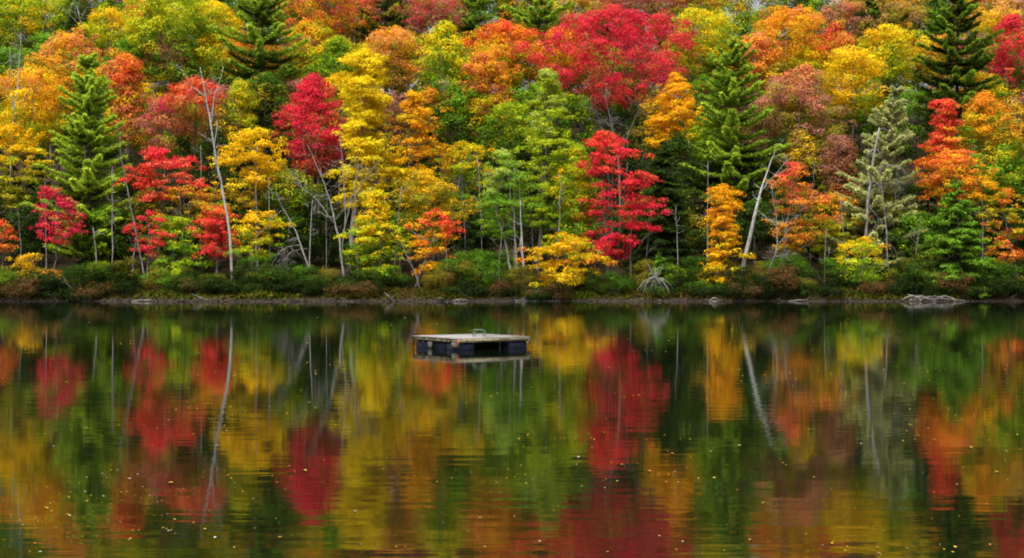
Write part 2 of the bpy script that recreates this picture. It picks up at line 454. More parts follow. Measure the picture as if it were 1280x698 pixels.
# ------------------------------------------------------------------ the trees one can tell apart
# (name, x, top, bottom of crown, width, distance, shape, colours from bottom to top, label, options)
B = [
 # ---- crest and upper slope
 ('maple_tree', 36, -14, 62, 96, 192, 'round', ['mgreen', 'ygreen', 'lime'], 'broad yellow-green maple crown filling the top left corner of the woods', {}),
 ('maple_tree', 134, 12, 66, 66, 188, 'round', ['ygreen', 'yellow', 'gold'], 'small bright yellow crown just left of the big yellow-green maple', {}),
 ('maple_tree', 178, -2, 48, 46, 194, 'round', ['salmon', 'redor', 'red'], 'coral red treetop behind the big yellow-green maple', {}),
 ('maple_tree', 216, -12, 122, 124, 184, 'round', ['dgreen', 'green', 'ygreen', 'lime'], 'big yellow-green maple left of the tall dark pine', dict(accent='lemon')),
 ('maple_tree', 268, 0, 60, 60, 192, 'round', ['ygreen', 'gold', 'yellow'], 'golden yellow crown between the big yellow-green maple and the tall dark pine', {}),
 ('maple_tree', 405, -18, 48, 100, 194, 'round', ['gold', 'orange', 'salmon', 'red'], 'wide orange treetop flushed red, right of the tall dark pine at the top edge', dict(accent='red')),
 ('maple_tree', 385, 28, 112, 76, 184, 'oval', ['ygreen', 'gold', 'yellow', 'orange'], 'yellow maple shading to orange on its crown, right beside the tall dark pine', {}),
 ('maple_tree', 425, 44, 122, 62, 178, 'oval', ['mgreen', 'green', 'ygreen'], 'olive green tree behind the tall yellow maple, left of its top', {}),
 ('maple_tree', 548, 0, 62, 100, 192, 'round', ['brown', 'rose', 'red'], 'dull wine-red crown near the top edge left of centre', dict(sparse=.1)),
 ('maple_tree', 493, 33, 112, 74, 180, 'round', ['olive', 'peach', 'orange', 'peach'], 'peach orange crown right behind the top of the tall yellow maple', dict(bark='dark')),
 ('maple_tree', 556, 27, 150, 74, 172, 'oval', ['dgreen', 'green', 'ygreen', 'lemon', 'yellow'], 'tall greenish yellow maple with a pale grey trunk, right of the tall yellow maple', dict(bark='pale', bx=553, tr=1.2)),
 ('maple_tree', 628, 28, 108, 84, 180, 'round', ['ygreen', 'orange', 'orange', 'scarlet'], 'orange crown tipped with red, left of the big crimson spreading maple', {}),
 ('maple_tree', 606, 62, 165, 62, 170, 'oval', ['olive', 'rust', 'orange', 'salmon'], 'thin salmon orange tree between the greenish yellow maple and the pale green poplar', dict(sparse=.15, bark='dark')),
 ('maple_tree', 706, 32, 105, 62, 178, 'round', ['olive', 'gold', 'orange', 'redor'], 'orange red crown tucked against the left side of the big crimson spreading maple', {}),
 ('maple_tree', 770, 10, 142, 164, 173, 'round', ['rust', 'crimson', 'crimson', 'crimson', 'red'], 'big spreading crimson maple with forked dark limbs, top centre right', dict(fork=5, bark='dark', bx=750, accent='magenta', limbs=26, dens=.72, tr=1.6)),
 ('maple_tree', 800, -10, 38, 96, 196, 'round', ['olive', 'rose', 'dusty', 'red'], 'dull rose red treetop directly above the big crimson spreading maple', dict(sparse=.1)),
 ('maple_tree', 726, -8, 36, 66, 196, 'round', ['ygreen', 'olive', 'peach', 'gold'], 'pale tan and yellow treetop right of the green pine at the top edge', {}),
 ('maple_tree', 878, 14, 112, 100, 182, 'round', ['mgreen', 'green', 'ygreen', 'lemon'], 'bright yellow-green maple right of the big crimson spreading maple', dict(accent='gold')),
 ('maple_tree', 866, -14, 30, 60, 197, 'round', ['olive', 'ygreen', 'red'], 'olive treetop with red tips at the top edge above the bright yellow-green maple', dict(accent='red')),
 ('maple_tree', 985, 8, 96, 96, 184, 'round', ['ygreen', 'orange', 'gold', 'orange'], 'bright orange maple left of the scarlet treetop on the right slope', dict(accent='salmon', bark='pale')),
 ('maple_tree', 946, 46, 118, 60, 178, 'round', ['olive', 'orange', 'salmon'], 'salmon orange crown just right of the tall green white pine', {}),
 ('maple_tree', 1046, 28, 88, 50, 183, 'oval', ['orange', 'red', 'crimson'], 'small scarlet crown above the golden domed maple', {}),
 ('maple_tree', 1054, 2, 62, 72, 191, 'round', ['olive', 'dusty', 'salmon'], 'dusty salmon treetop behind the small scarlet crown', dict(sparse=.1)),
 ('maple_tree', 1116, 30, 108, 74, 182, 'round', ['ygreen', 'lemon', 'gold'], 'yellow crown with dark branches showing, left of the large pine on the right', dict(bark='dark', sparse=.1)),
 ('maple_tree', 1066, 60, 152, 78, 170, 'round', ['green', 'gold', 'gold', 'yellow'], 'golden domed maple above the grey-green pine', dict(dens=1.1)),
 ('maple_tree', 1120, -10, 40, 66, 194, 'round', ['olive', 'tan', 'gold'], 'pale golden treetop left of the large pine at the top edge', dict(sparse=.1)),
 ('maple_tree', 1250, 6, 66, 66, 190, 'round', ['ygreen', 'gold', 'peach'], 'pale orange and yellow crown in the upper right corner', dict(sparse=.15)),
 ('maple_tree', 1264, 18, 128, 66, 176, 'oval', ['mgreen', 'magenta', 'crimson', 'red'], 'crimson maple on the right edge beside the large pine', dict(bx=1250, bark='pale', sparse=.25)),
 ('maple_tree', 1246, 60, 150, 70, 182, 'round', ['dgreen', 'mgreen'], 'dark green crown between the large pine and the crimson maple on the right edge', {}),
 # ---- middle slope
 ('maple_tree', 92, 40, 122, 84, 174, 'round', ['gold', 'orange', 'peach', 'salmon'], 'hazy salmon orange crown behind the tip of the left pine', dict(sparse=.08)),
 ('maple_tree', 158, 68, 190, 66, 166, 'column', ['brown', 'salmon', 'redor', 'redor'], 'tall orange red tree on the right of the left pine', dict(sparse=.1, bark='pale')),
 ('maple_tree', 38, 84, 185, 92, 164, 'round', ['ygreen', 'gold', 'gold', 'orange'], 'wide orange gold tree at the left edge beneath the sparse birch', {}),
 ('maple_tree', 18, 155, 265, 74, 155, 'round', ['olive', 'green', 'gold', 'gold'], 'green and gold maple at the left edge, lower slope', dict(tiers=6)),
 ('maple_tree', 214, 118, 205, 74, 163, 'round', ['olive', 'salmon', 'rose', 'magenta'], 'dusty pink and magenta tree left of the white dead tree', dict(sparse=.12)),
 ('maple_tree', 246, 98, 152, 64, 160, 'round', ['redor', 'scarlet', 'scarlet'], 'bright scarlet crown behind the top of the white dead tree', dict(bark='dark')),
 ('maple_tree', 300, 98, 195, 46, 160, 'oval', ['dgreen', 'olive', 'ygreen', 'lemon'], 'slim olive yellow tree right of the bright scarlet crown', {}),
 ('maple_tree', 392, 92, 222, 72, 156, 'oval', ['rust', 'crimson', 'crimson', 'red'], 'crimson tree with thin pale stems left of the tall yellow maple', dict(bark='pale', stems=3, accent='magenta')),
 ('maple_tree', 457, 60, 262, 88, 149, 'column', ['lemon', 'yellow', 'yellow', 'yellow', 'yellow'], 'tall bright yellow maple with a leaning pale trunk', dict(bx=436, bark='pale', tr=1.25, tiers=18, dens=1.6, accent='lemon')),
 ('maple_tree', 516, 112, 262, 64, 150, 'oval', ['ygreen', 'gold', 'orange', 'gold'], 'orange gold maple against the right side of the tall yellow maple', dict(tiers=9)),
 ('maple_tree', 845, 92, 196, 72, 164, 'oval', ['gold', 'gold', 'orange', 'gold'], 'amber maple between the crimson spreading maple and the tall green white pine', dict(bx=862, tiers=9, dens=1.2, bark='grey')),
 ('maple_tree', 1002, 86, 208, 100, 166, 'round', ['olive', 'dusty', 'dusty', 'salmon'], 'faded brownish pink tree right of the tall green white pine', dict(sparse=.08)),
 ('maple_tree', 1000, 165, 300, 84, 158, 'oval', ['mgreen', 'olive', 'olive', 'brown'], 'olive brown thinning tree behind the leaning birch trunk', dict(sparse=.1)),
 ('maple_tree', 1052, 165, 320, 60, 154, 'column', ['olive', 'rust', 'brown', 'dusty'], 'russet brown tree just left of the grey-green pine', dict(sparse=.12)),
 ('maple_tree', 1181, 120, 250, 74, 150, 'cone', ['gold', 'orange', 'redor', 'scarlet', 'scarlet'], 'pointed scarlet maple right of the grey-green pine', dict(tiers=10, dens=1.15)),
 ('maple_tree', 1230, 116, 262, 84, 152, 'oval', ['green', 'green', 'ygreen', 'orange', 'orange'], 'orange-topped green maple right of the pointed scarlet maple', dict(dens=1.05)),
 ('maple_tree', 1268, 124, 250, 46, 157, 'oval', ['dgreen', 'olive', 'tan'], 'olive and tan tree on the right edge under the crimson maple', {}),
 ('maple_tree', 580, 176, 262, 66, 153, 'round', ['green', 'ygreen', 'gold'], 'low green and amber tree behind the pale green birches, left of centre', dict(tiers=6, bx=588, bark='pale')),
 ('maple_tree', 880, 150, 240, 60, 162, 'round', ['dgreen', 'green', 'ygreen'], 'green maple behind the lower branches of the tall green white pine', {}),
 # ---- front rank
 ('poplar_tree', 686, 84, 290, 66, 147, 'oval', ['green', 'lime', 'ygreen', 'pale'], 'tall yellow-green poplar with a straight grey trunk, centre of the front rank', dict(bx=672, bark='grey', tr=1.2, leaf=.85, sparse=.15, tiers=14, accent='lime')),
 ('poplar_tree', 722, 180, 335, 60, 146, 'oval', ['mgreen', 'green', 'ygreen', 'ygreen'], 'green leafy tree between the straight grey trunk and the crimson layered maple', dict(leaf=.9)),
 ('birch_tree', 630, 186, 300, 74, 143, 'oval', ['green', 'green', 'pale'], 'pale green birch clump with slim white stems', dict(bx=650, bark='birch', stems=3, leaf=.8, sparse=.2, tr=.8, tiers=9)),
 ('maple_tree', 768, 162, 326, 84, 143, 'round', ['crimson', 'crimson', 'crimson', 'scarlet'], 'crimson layered maple standing at the shore right of centre', dict(tiers=8, dens=.72, stems=3, tr=.7, bark='grey', bx=765, shift=(-2, 12, -14))),
 ('maple_tree', 903, 228, 356, 66, 141, 'column', ['lemon', 'gold', 'orange', 'gold'], 'narrow amber yellow maple at the foot of the leaning birch', dict(tiers=11, dens=.75, bark='dark', tr=.8)),
 ('maple_tree', 992, 200, 318, 74, 145, 'oval', ['olive', 'orange', 'orange', 'salmon', 'red'], 'orange tree with a pink red tip right of the leaning birch', dict(tiers=9, dens=.7, bx=972, bark='pale')),
 ('maple_tree', 1045, 240, 325, 60, 149, 'round', ['ygreen', 'olive', 'orange'], 'low rusty orange and olive tree left of the leaning grey pine trunk', dict(tiers=6)),
 ('maple_tree', 1074, 296, 368, 68, 140, 'round', ['green', 'lime', 'gold'], 'low yellow-green sapling at the waterline below the grey-green pine', dict(tiers=6, bark='pale', tr=.5, dens=.8)),
 ('maple_tree', 1258, 236, 336, 58, 142, 'round', ['redor', 'orange', 'green', 'orange'], 'orange red layered maple hanging low at the right edge', dict(tiers=8, dens=.6, bx=1275)),
 ('maple_tree', 1196, 190, 262, 86, 147, 'round', ['gold', 'orange', 'redor'], 'orange branches spreading above the bright green spruce on the right', dict(tiers=5, dens=.6)),
 ('maple_tree', 473, 236, 356, 72, 142, 'oval', ['green', 'lime', 'yellow', 'gold'], 'low yellow maple turning lime at its foot, below the tall yellow maple', dict(tiers=9, dens=.95)),
 ('maple_tree', 530, 214, 322, 76, 146, 'round', ['mgreen', 'olive', 'olive', 'gold'], 'olive green tree under the orange gold maple', dict(leaf=.9, bark='pale')),
 ('maple_tree', 542, 262, 350, 60, 141, 'round', ['gold', 'orange', 'redor', 'scarlet'], 'little orange red maple with crossed slanting stems', dict(tiers=6, dens=.55, bark='pale', bx=517, tr=.6)),
 ('maple_tree', 208, 186, 252, 84, 148, 'round', ['scarlet', 'scarlet', 'crimson'], 'brilliant scarlet layered maple left of the white dead tree', dict(tiers=5, dens=.8, bark='grey', bx=195)),
 ('maple_tree', 272, 256, 324, 66, 144, 'round', ['scarlet', 'crimson', 'orange'], 'bright red boughs around the lower stem of the white dead tree', dict(tiers=4, dens=.7)),
 ('maple_tree', 184, 262, 322, 50, 143, 'round', ['crimson', 'scarlet', 'crimson'], 'small crimson sapling beside the slanting grey trunk', dict(tiers=4, dens=.5, tr=.5)),
 ('maple_tree', 68, 236, 308, 64, 144, 'round', ['crimson', 'magenta', 'crimson'], 'dark crimson sapling in front of the left pine', dict(tiers=6, dens=.55, tr=.6)),
 ('maple_tree', 2, 276, 318, 56, 143, 'round', ['orange', 'redor', 'scarlet'], 'orange scarlet bough at the left edge above the shore', dict(tiers=4, dens=.8)),
 ('maple_tree', 314, 158, 262, 86, 150, 'round', ['olive', 'gold', 'gold', 'yellow'], 'golden yellow maple right of the white dead tree', dict(tiers=8, bark='pale')),
 ('maple_tree', 322, 262, 330, 62, 143, 'round', ['green', 'lemon', 'gold'], 'lower golden maple bough right of the white dead tree near the shore', dict(tiers=5, dens=.8, bark='pale', tr=.6)),
 ('maple_tree', 238, 232, 292, 80, 147, 'round', ['green', 'olive', 'orange'], 'orange and olive understory tree behind the white dead tree', dict(tiers=5, dens=.8)),
 ('maple_tree', 218, 270, 352, 78, 145, 'round', ['mgreen', 'green', 'lime'], 'fresh green understory maple left of the white dead tree', dict(tiers=7, dens=.9)),
 ('maple_tree', 34, 314, 350, 40, 140, 'round', ['olive', 'gold'], 'small yellow sapling near the left edge at the shore', dict(tiers=4, dens=.6, tr=.4)),
 ('maple_tree', 62, 336, 362, 32, 139.5, 'round', ['olive', 'orange'], 'tiny orange sapling beside the bleached driftwood on the left', dict(tiers=3, dens=.7, tr=.3)),
 ('maple_tree', 706, 290, 360, 88, 139.5, 'round', ['lemon', 'gold', 'gold', 'ygreen'], 'low amber and lemon maple at the shore beside the straight grey trunk', dict(tiers=6, dens=.85, accent='orange', tr=.6)),
 ('maple_tree', 360, 215, 300, 70, 150, 'round', ['dgreen', 'mgreen', 'olive'], 'dark olive tree behind the bare leaning snag with lichen', {}),
 ('maple_tree', 330, 335, 372, 52, 140, 'round', ['dgreen', 'ygreen'], 'low yellow-green bush maple left of the lichen covered snag', dict(tr=.4)),
 ('maple_tree', 462, 300, 366, 60, 145, 'round', ['hemlock', 'mgreen', 'green'], 'deep green leafy tree in the shade behind the foot of the low yellow maple', {}),
 ('maple_tree', 330, 92, 180, 50, 163, 'round', ['hemlock', 'dgreen', 'mgreen'], 'dark green tree between the slim olive yellow tree and the crimson tree with pale stems', {}),
 ('maple_tree', 830, 226, 300, 66, 154, 'round', ['hemlock', 'dgreen', 'mgreen'], 'deep green tree left of the narrow amber yellow maple', {}),
 ('maple_tree', 1140, 262, 352, 62, 148, 'round', ['hemlock', 'mgreen', 'green'], 'green tree low between the grey-green pine and the bright green spruce', {}),
 ('maple_tree', 1246, 176, 262, 70, 154, 'round', ['dgreen', 'green', 'green'], 'full green tree under the orange-topped green maple near the right edge', {}),
 ('maple_tree', 136, 255, 335, 60, 149, 'round', ['hemlock', 'mgreen', 'green'], 'green tree behind the slanting grey trunk, right of the layered pine', {}),
 ('maple_tree', 640, 128, 210, 66, 160, 'round', ['dgreen', 'mgreen', 'ygreen'], 'green tree left of the tall yellow-green poplar on the middle slope', {}),
]
for k, (nm, x, yt, yb, w, D, sh, cols, lab, o) in enumerate(B):
    broadleaf(nm, x, yt, yb, w, D, sh, cols, lab, seed=100+k, **o)

P = [
 ('pine_tree', 328, -28, 130, 106, 176, ['hemlock', 'dgreen', 'pine', 'pinelight'], 'tall dark green pine standing above the others on the left', dict(style='white')),
 ('pine_tree', 112, 66, 318, 104, 150, ['dgreen', 'pine', 'pinelight', 'pinelight'], 'bright green pine with layered boughs left of the scarlet maple', dict(style='white', dens=1.15)),
 ('pine_tree', 674, -22, 66, 96, 188, ['dgreen', 'pine', 'pinelight'], 'green pine with flat boughs at the top edge, centre', dict(style='white')),
 ('pine_tree', 594, -12, 60, 58, 190, ['hemlock', 'pine', 'pine'], 'green pine behind the orange crown at the top edge, left of centre', dict(style='white')),
 ('pine_tree', 482, -30, 44, 78, 196, ['hemlock', 'dgreen', 'olive'], 'dark olive pine at the top edge with pale sky behind it', dict(style='white', dens=.8)),
 ('pine_tree', 917, 44, 258, 102, 158, ['dgreen', 'pine', 'pine', 'pinelight'], 'tall green white pine right of the amber maple', dict(style='white', dens=1.1)),
 ('pine_tree', 1196, -24, 140, 98, 168, ['hemlock', 'dgreen', 'pine'], 'large deep green pine in the upper right', dict(style='white', dens=1.15)),
 ('pine_tree', 1122, 108, 330, 88, 149, ['greydark', 'greypine', 'greypine'], 'grey-green shaggy pine on a leaning pale trunk', dict(style='white', bx=1078, bark='pale', dens=1., tr=1.2)),
 ('spruce_tree', 1194, 224, 372, 118, 141, ['dgreen', 'mgreen', 'pine', 'green'], 'bright green spruce reaching down to the water on the right', dict(style='hemlock', dens=1.2)),
 ('hemlock_tree', 830, 172, 362, 106, 150, ['hemlock', 'hemlock', 'dgreen'], 'dark hemlock filling the shade right of the crimson layered maple', dict(style='hemlock')),
 ('hemlock_tree', 98, 8, 60, 70, 190, ['hemlock', 'dgreen'], 'dark hemlock top with bare twigs behind the small bright yellow crown', dict(style='hemlock')),
 ('pine_tree', 336, 120, 220, 74, 166, ['hemlock', 'hemlock', 'dgreen'], 'blackish green pine beneath the tall dark pine on the left', dict(style='white')),
 ('hemlock_tree', 1095, -10, 44, 80, 198, ['hemlock', 'dgreen', 'mgreen'], 'dark green treetop against the pale sky at the top right', dict(style='white')),
 ('hemlock_tree', 826, 318, 366, 52, 140, ['dgreen', 'mgreen', 'green'], 'small green hemlock behind the bleached root fan', dict(style='hemlock')),
]
for k, (nm, x, yt, yb, w, D, cols, lab, o) in enumerate(P):
    pine(nm, x, yt, yb, w, D, cols, lab, seed=400+k, **o)

# ------------------------------------------------------------------ bare and leaning trees
dead('dead_tree', [[(291, 352, .19), (287, 290, .16), (276, 225, .13), (264, 160, .10), (257, 118, .07), (250, 84, .03)],
                   [(264, 160, .08), (268, 120, .05), (280, 84, .02)], [(258, 122, .06), (240, 108, .04), (226, 86, .02)],
                   [(276, 230, .10), (268, 190, .07), (272, 150, .03)]], 141.5,
     'tall white leafless tree rising through the red boughs on the left', 1, bark='birch', n=5, L=1.6)
dead('dead_tree', [[(183, 348, .14), (172, 300, .11), (160, 240, .09), (152, 195, .05), (149, 170, .02)]], 142,
     'slanting thin grey trunk left of the fresh green understory maple', 2, bark='grey', n=4, L=1.2, t0=.6)
dead('dead_tree', [[(397, 368, .15), (385, 330, .12), (370, 290, .09), (352, 258, .05), (345, 240, .02)],
                   [(376, 306, .05), (358, 308, .035), (340, 322, .015)], [(378, 310, .04), (362, 316, .03), (352, 330, .015)]], 140,
     'short leaning snag hung with grey lichen twigs, left of the tall yellow maple', 3, bark='dead', n=9, L=1.3, droop=.7, up=0, t0=.3)
dead('dead_tree', [[(432, 345, .17), (424, 300, .13), (412, 250, .10), (400, 215, .07), (384, 180, .02)],
                   [(428, 320, .09), (432, 270, .07), (430, 220, .05), (424, 165, .02)],
                   [(418, 280, .08), (396, 250, .05), (366, 226, .02)], [(426, 300, .08), (440, 250, .05), (462, 214, .02)]], 143,
     'bare many-stemmed grey tree below the crimson tree left of the tall yellow maple', 4, bark='pale', n=9, L=2.2)
dead('dead_tree', [[(776, 250, .2), (774, 210, .17), (770, 180, .13), (762, 145, .08), (756, 118, .02)], [(773, 200, .09), (786, 165, .06), (802, 130, .02)],
                   [(770, 182, .06), (752, 160, .04), (744, 135, .02)]], 156,
     'bare grey snag between the big crimson maple and the crimson layered maple', 5, bark='grey', n=13, L=2.0)
dead('leaning_birch', [[(921, 364, .34), (932, 320, .27), (943, 270, .21), (953, 232, .13), (963, 205, .07), (969, 188, .03)],
                       [(944, 262, .08), (960, 274, .05), (972, 284, .03)], [(950, 240, .06), (966, 222, .04), (984, 200, .02)]], 141,
     'leaning pale birch trunk with a broken top right of the amber yellow maple', 6, bark='birch', n=5, L=1.3, t0=.5, cat='tree')
dead('dead_tree', [[(952, 364, .11), (962, 335, .09), (972, 310, .07), (970, 270, .05), (964, 230, .03)], [(972, 308, .05), (988, 285, .03), (1000, 262, .015)],
                   [(966, 322, .05), (985, 318, .03)]], 140,
     'thin bleached crooked sapling just right of the leaning birch trunk', 7, n=10, L=1.2)
dead('dead_tree', [[(1079, 305, .22), (1084, 250, .19), (1091, 200, .15), (1099, 160, .1)],
                   [(1084, 236, .07), (1104, 226, .05), (1134, 228, .02)], [(1086, 258, .06), (1104, 280, .04), (1112, 296, .015)],
                   [(1088, 222, .06), (1105, 206, .04), (1128, 208, .02)]], 146.5,
     'leaning grey trunk with drooping lichen boughs in front of the grey-green pine', 8, bark='pale', n=8, L=1.5, droop=.8, up=0, t0=.4)
dead('birch_tree', [[(13, 195, .2), (15, 165, .16), (20, 130, .12), (24, 95, .07), (26, 45, .02)], [(15, 160, .11), (30, 125, .07), (46, 92, .02)],
                    [(18, 140, .08), (14, 100, .05), (13, 60, .02)]], 162,
     'nearly bare white birch at the left edge of the slope', 9, bark='birch', n=8, L=1.8, cat='tree')
dead('dead_tree', [[(1030, 360, .08), (1031, 320, .06), (1033, 285, .03)], [(1030, 340, .04), (1037, 310, .02)]], 140.5,
     'slim pale double sapling stem left of the low yellow-green sapling', 10, n=3, L=.8)
dead('dead_tree', [[(108, 100, .14), (104, 40, .1), (96, 8, .05)], [(104, 35, .05), (86, 18, .03), (68, 2, .015)], [(101, 25, .05), (112, 5, .03), (110, -12, .015)]], 186,
     'bare branching treetop behind the small bright yellow crown, upper left', 11, bark='pale', n=6, L=2.)

# slim live trunks seen between the crowns of the front rank
poles = [(643, 366, 210, 146, 'leftmost of the slim white birch stems by the pale green birch clump'),
         (655, 368, 250, 141, 'slim white stem between the pale green birch clump and the straight grey trunk'),
         (788, 345, 262, 144, 'slim grey stem close right of the crimson layered maple'),
         (860, 245, 176, 160, 'short grey stem below the amber maple'),
         (583, 322, 262, 148, 'slanting pale stem above the round green shrub left of centre'),
         (123, 355, 285, 144, 'pale stem under the bright green layered pine'),
         (165, 350, 285, 143.5, 'straight pale stem just left of the slanting thin grey trunk'),
         (321, 335, 200, 149, 'pale straight stem below the golden yellow maple right of the white dead tree'),
         (386, 350, 250, 147, 'grey stem between the lichen snag and the bare many-stemmed tree'),
         (560, 355, 290, 145, 'short pale stem right of the crossed slanting stems')]
for k, (x, y0, y1, D, lab) in enumerate(poles):
    r = np.random.default_rng(900+k); s = r.normal(0, 5)
    dead('slim_tree', [[(x, y0, .11), (x+s*.3, y0*.6+y1*.4, .09), (x+s, y1, .04)]], D, lab, 900+k,
         bark='birch' if 'white' in lab else 'pale', n=4, L=1.1, t0=.6, cat='tree')
dead('dead_tree', [[(526, 362, .1), (518, 340, .08), (508, 318, .05), (500, 300, .02)]], 140.5,
     'slanting pale stem crossing another at the foot of the little orange red maple', 30, bark='pale', n=2, L=.8)

r = np.random.default_rng(444)
for k, x in enumerate([28, 58, 140, 232, 252, 338, 408, 448, 492, 572, 604, 622, 668, 697, 742, 806, 848, 884, 1012, 1058, 1112, 1140, 1228]):
    D = r.uniform(141, 150); y0 = float(YH - (ground(wx(x, D), D)-H)*F/D); y1 = y0 - r.uniform(75, 170); s_ = r.normal(0, 7)
    dead('slim_tree', [[(x, y0, r.uniform(.06, .11)), (x+s_*.4, y0*.5+y1*.5, .065), (x+s_, y1, .02)]], D, 'slim grey stem rising between the crowns of the front rank of trees', 1900+k,
         bark=['grey', 'pale', 'pale'][k % 3], n=6, L=1.3, t0=.45, cat='tree', group='slim stems in the front rank')

# ------------------------------------------------------------------ the woods behind: trees that fill the slope, alike within their group
PAL = {'orange': ['mgreen', 'olive', 'orange'], 'yellow': ['green', 'ygreen', 'gold'], 'green': ['dgreen', 'mgreen', 'green', 'green'],
       'russet': ['olive', 'brown', 'dusty'], 'red': ['olive', 'dusty', 'red']}
r = np.random.default_rng(5)
def crest_top(x):
    return np.interp(x, [-200, 440, 470, 485, 510, 920, 938, 952, 970, 1022, 1036, 1060, 1080, 1232, 1250, 1275, 1290, 1500], [-50, -46, -6, -6, -46, -46, 8, 8, -40, -36, 8, 8, -44, -44, 6, 6, -44, -48])
k = 0
for x in np.arange(-110, 1400, 33):
    kd = ['orange', 'yellow', 'green', 'russet', 'green', 'green', 'red', 'yellow'][int(r.integers(0, 8))]
    yt = float(crest_top(x)) + r.uniform(-9, 7); D = r.uniform(199, 208)
    broadleaf('crest_tree', x+r.uniform(-8, 8), yt, 104, r.uniform(52, 74), D, 'round', PAL[kd],
              '%s tree along the crest of the hill, only its top showing between nearer crowns' % kd, seed=2000+k, group='%s trees on the crest' % kd, leaf=1.1, limbs=5, dens=1.15, sparse=.03)
    k += 1
for row, (D0, y0, dy, wd) in enumerate([(186, 52, 12, 70), (172, 108, 14, 66)]):
    for x in np.arange(-90+row*20, 1380, 50):
        kd = ['orange', 'yellow', 'green', 'yellow', 'green', 'green', 'russet'][int(r.integers(0, 7))]
        yt = y0 + r.uniform(-dy, dy)
        broadleaf('slope_tree', x+r.uniform(-10, 10), yt, yt+88, r.uniform(.85, 1.1)*wd, D0+r.uniform(-3, 3), 'round', PAL[kd],
                  '%s tree on the middle slope, mostly hidden behind nearer crowns' % kd, seed=2300+k, group='%s trees on the middle slope' % kd, leaf=1.1, limbs=5, dens=.85)
        k += 1
for x in np.arange(-80, 1370, 44):
    yt = 180 + r.uniform(-16, 22)
    pal = [['hemlock', 'dgreen'], ['hemlock', 'hemlock', 'dgreen']][int(r.integers(0, 2))]
    if r.random() < .45:
        pine('hemlock_tree', x+r.uniform(-10, 10), yt, yt+140, r.uniform(60, 76), 160+r.uniform(-3, 3), pal,
             'dark hemlock in the shade behind the front rank of trees', seed=2600+k, style='hemlock', group='dark hemlocks of the lower slope', dens=.75)
    else:
        broadleaf('maple_tree', x+r.uniform(-10, 10), yt, yt+105, r.uniform(62, 76), 160+r.uniform(-3, 3), 'oval', pal,
                  'dark green maple in the shade behind the front rank of trees', seed=2600+k, group='dark green maples of the lower slope', limbs=5, dens=.85)
    k += 1
for x in np.arange(-60, 1350, 40):
    yt = 252 + r.uniform(-18, 22)
    pal = [['hemlock', 'dgreen'], ['hemlock', 'hemlock', 'mgreen'], ['hemlock', 'dgreen', 'olive']][int(r.integers(0, 3))]
    broadleaf('understory_tree', x+r.uniform(-9, 9), yt, yt+74, r.uniform(50, 66), 151.5+r.uniform(-2, 2), 'oval', pal,
              'dark leafy understory tree in the shadow close behind the shore', seed=2900+k, group='understory trees behind the shore', limbs=5, dens=.75, bark='grey')
    k += 1

# ------------------------------------------------------------------ shrubs on the bank
SHRUB_TONE = .62        # scales shrub leaf colours down to a deep green, darker than the maples' leaves
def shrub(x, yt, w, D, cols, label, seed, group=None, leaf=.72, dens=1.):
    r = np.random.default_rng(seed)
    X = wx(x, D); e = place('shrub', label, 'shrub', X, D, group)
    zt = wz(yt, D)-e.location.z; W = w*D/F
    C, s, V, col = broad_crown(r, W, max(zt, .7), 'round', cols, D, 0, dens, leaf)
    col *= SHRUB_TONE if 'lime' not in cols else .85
    C[:, 2] += .05; V[:, 2] += .02
    link('foliage', cards_mesh('foliage', V, col, M_LEAF), e)
    lines = [limb((r.normal(0, .12), r.normal(0, .12), -.1), C[i], .035, .01, r, 5, .05, .03) for i in r.permutation(len(C))[:7]]
    link('stems', tubes('stems', lines, BARK['grey'], 4), e)
S = [(100, 330, 92, 141, ['hemlock', 'dgreen', 'mgreen'], 'broad dark green shrub right of the bleached driftwood on the left'),
     (212, 334, 58, 140.5, ['mgreen', 'green', 'lime'], 'bright yellow-green shrub under the fresh green understory maple'),
     (598, 314, 84, 140.5, ['mgreen', 'green', 'green'], 'large round green shrub left of the white birch stems'),
     (366, 334, 72, 140.5, ['hemlock', 'dgreen', 'mgreen'], 'dark green shrub at the foot of the lichen snag'),
     (462, 336, 76, 139.6, ['hemlock', 'dgreen', 'mgreen'], 'dark green shrub under the low yellow maple'),
     (414, 346, 56, 139.5, ['dgreen', 'mgreen'], 'green shrub right of the lichen snag'),
     (760, 340, 70, 139.5, ['dgreen', 'mgreen', 'green'], 'dense green shrub below the crimson layered maple'),
     (985, 318, 64, 142, ['dgreen', 'mgreen', 'green'], 'green shrub behind the thin bleached crooked sapling'),
     (868, 320, 46, 142.5, ['dgreen', 'mgreen'], 'dark green shrub left of the amber yellow maple'),
     (1248, 330, 70, 139.8, ['hemlock', 'mgreen', 'green'], 'green shrub overhanging the water at the right edge'),
     (1125, 340, 66, 140, ['hemlock', 'dgreen', 'olive'], 'dark olive shrub above the looping driftwood roots'),
     (20, 342, 60, 141, ['dgreen', 'green', 'ygreen'], 'leafy green shrub in the lower left corner of the woods'),
     (158, 338, 50, 141.5, ['hemlock', 'mgreen'], 'shaded green shrub beneath the small crimson sapling'),
     (262, 344, 56, 140.5, ['hemlock', 'dgreen', 'olive'], 'dull olive shrub at the foot of the white dead tree'),
     (545, 344, 44, 141.5, ['dgreen', 'olive'], 'small olive shrub behind the little orange red maple'),
     (132, 352, 38, 139.3, ['brown', 'rust', 'olive'], 'reddish brown shrub on the bank left of the bright yellow-green shrub')]
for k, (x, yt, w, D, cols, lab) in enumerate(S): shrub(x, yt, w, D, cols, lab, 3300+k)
r = np.random.default_rng(15)
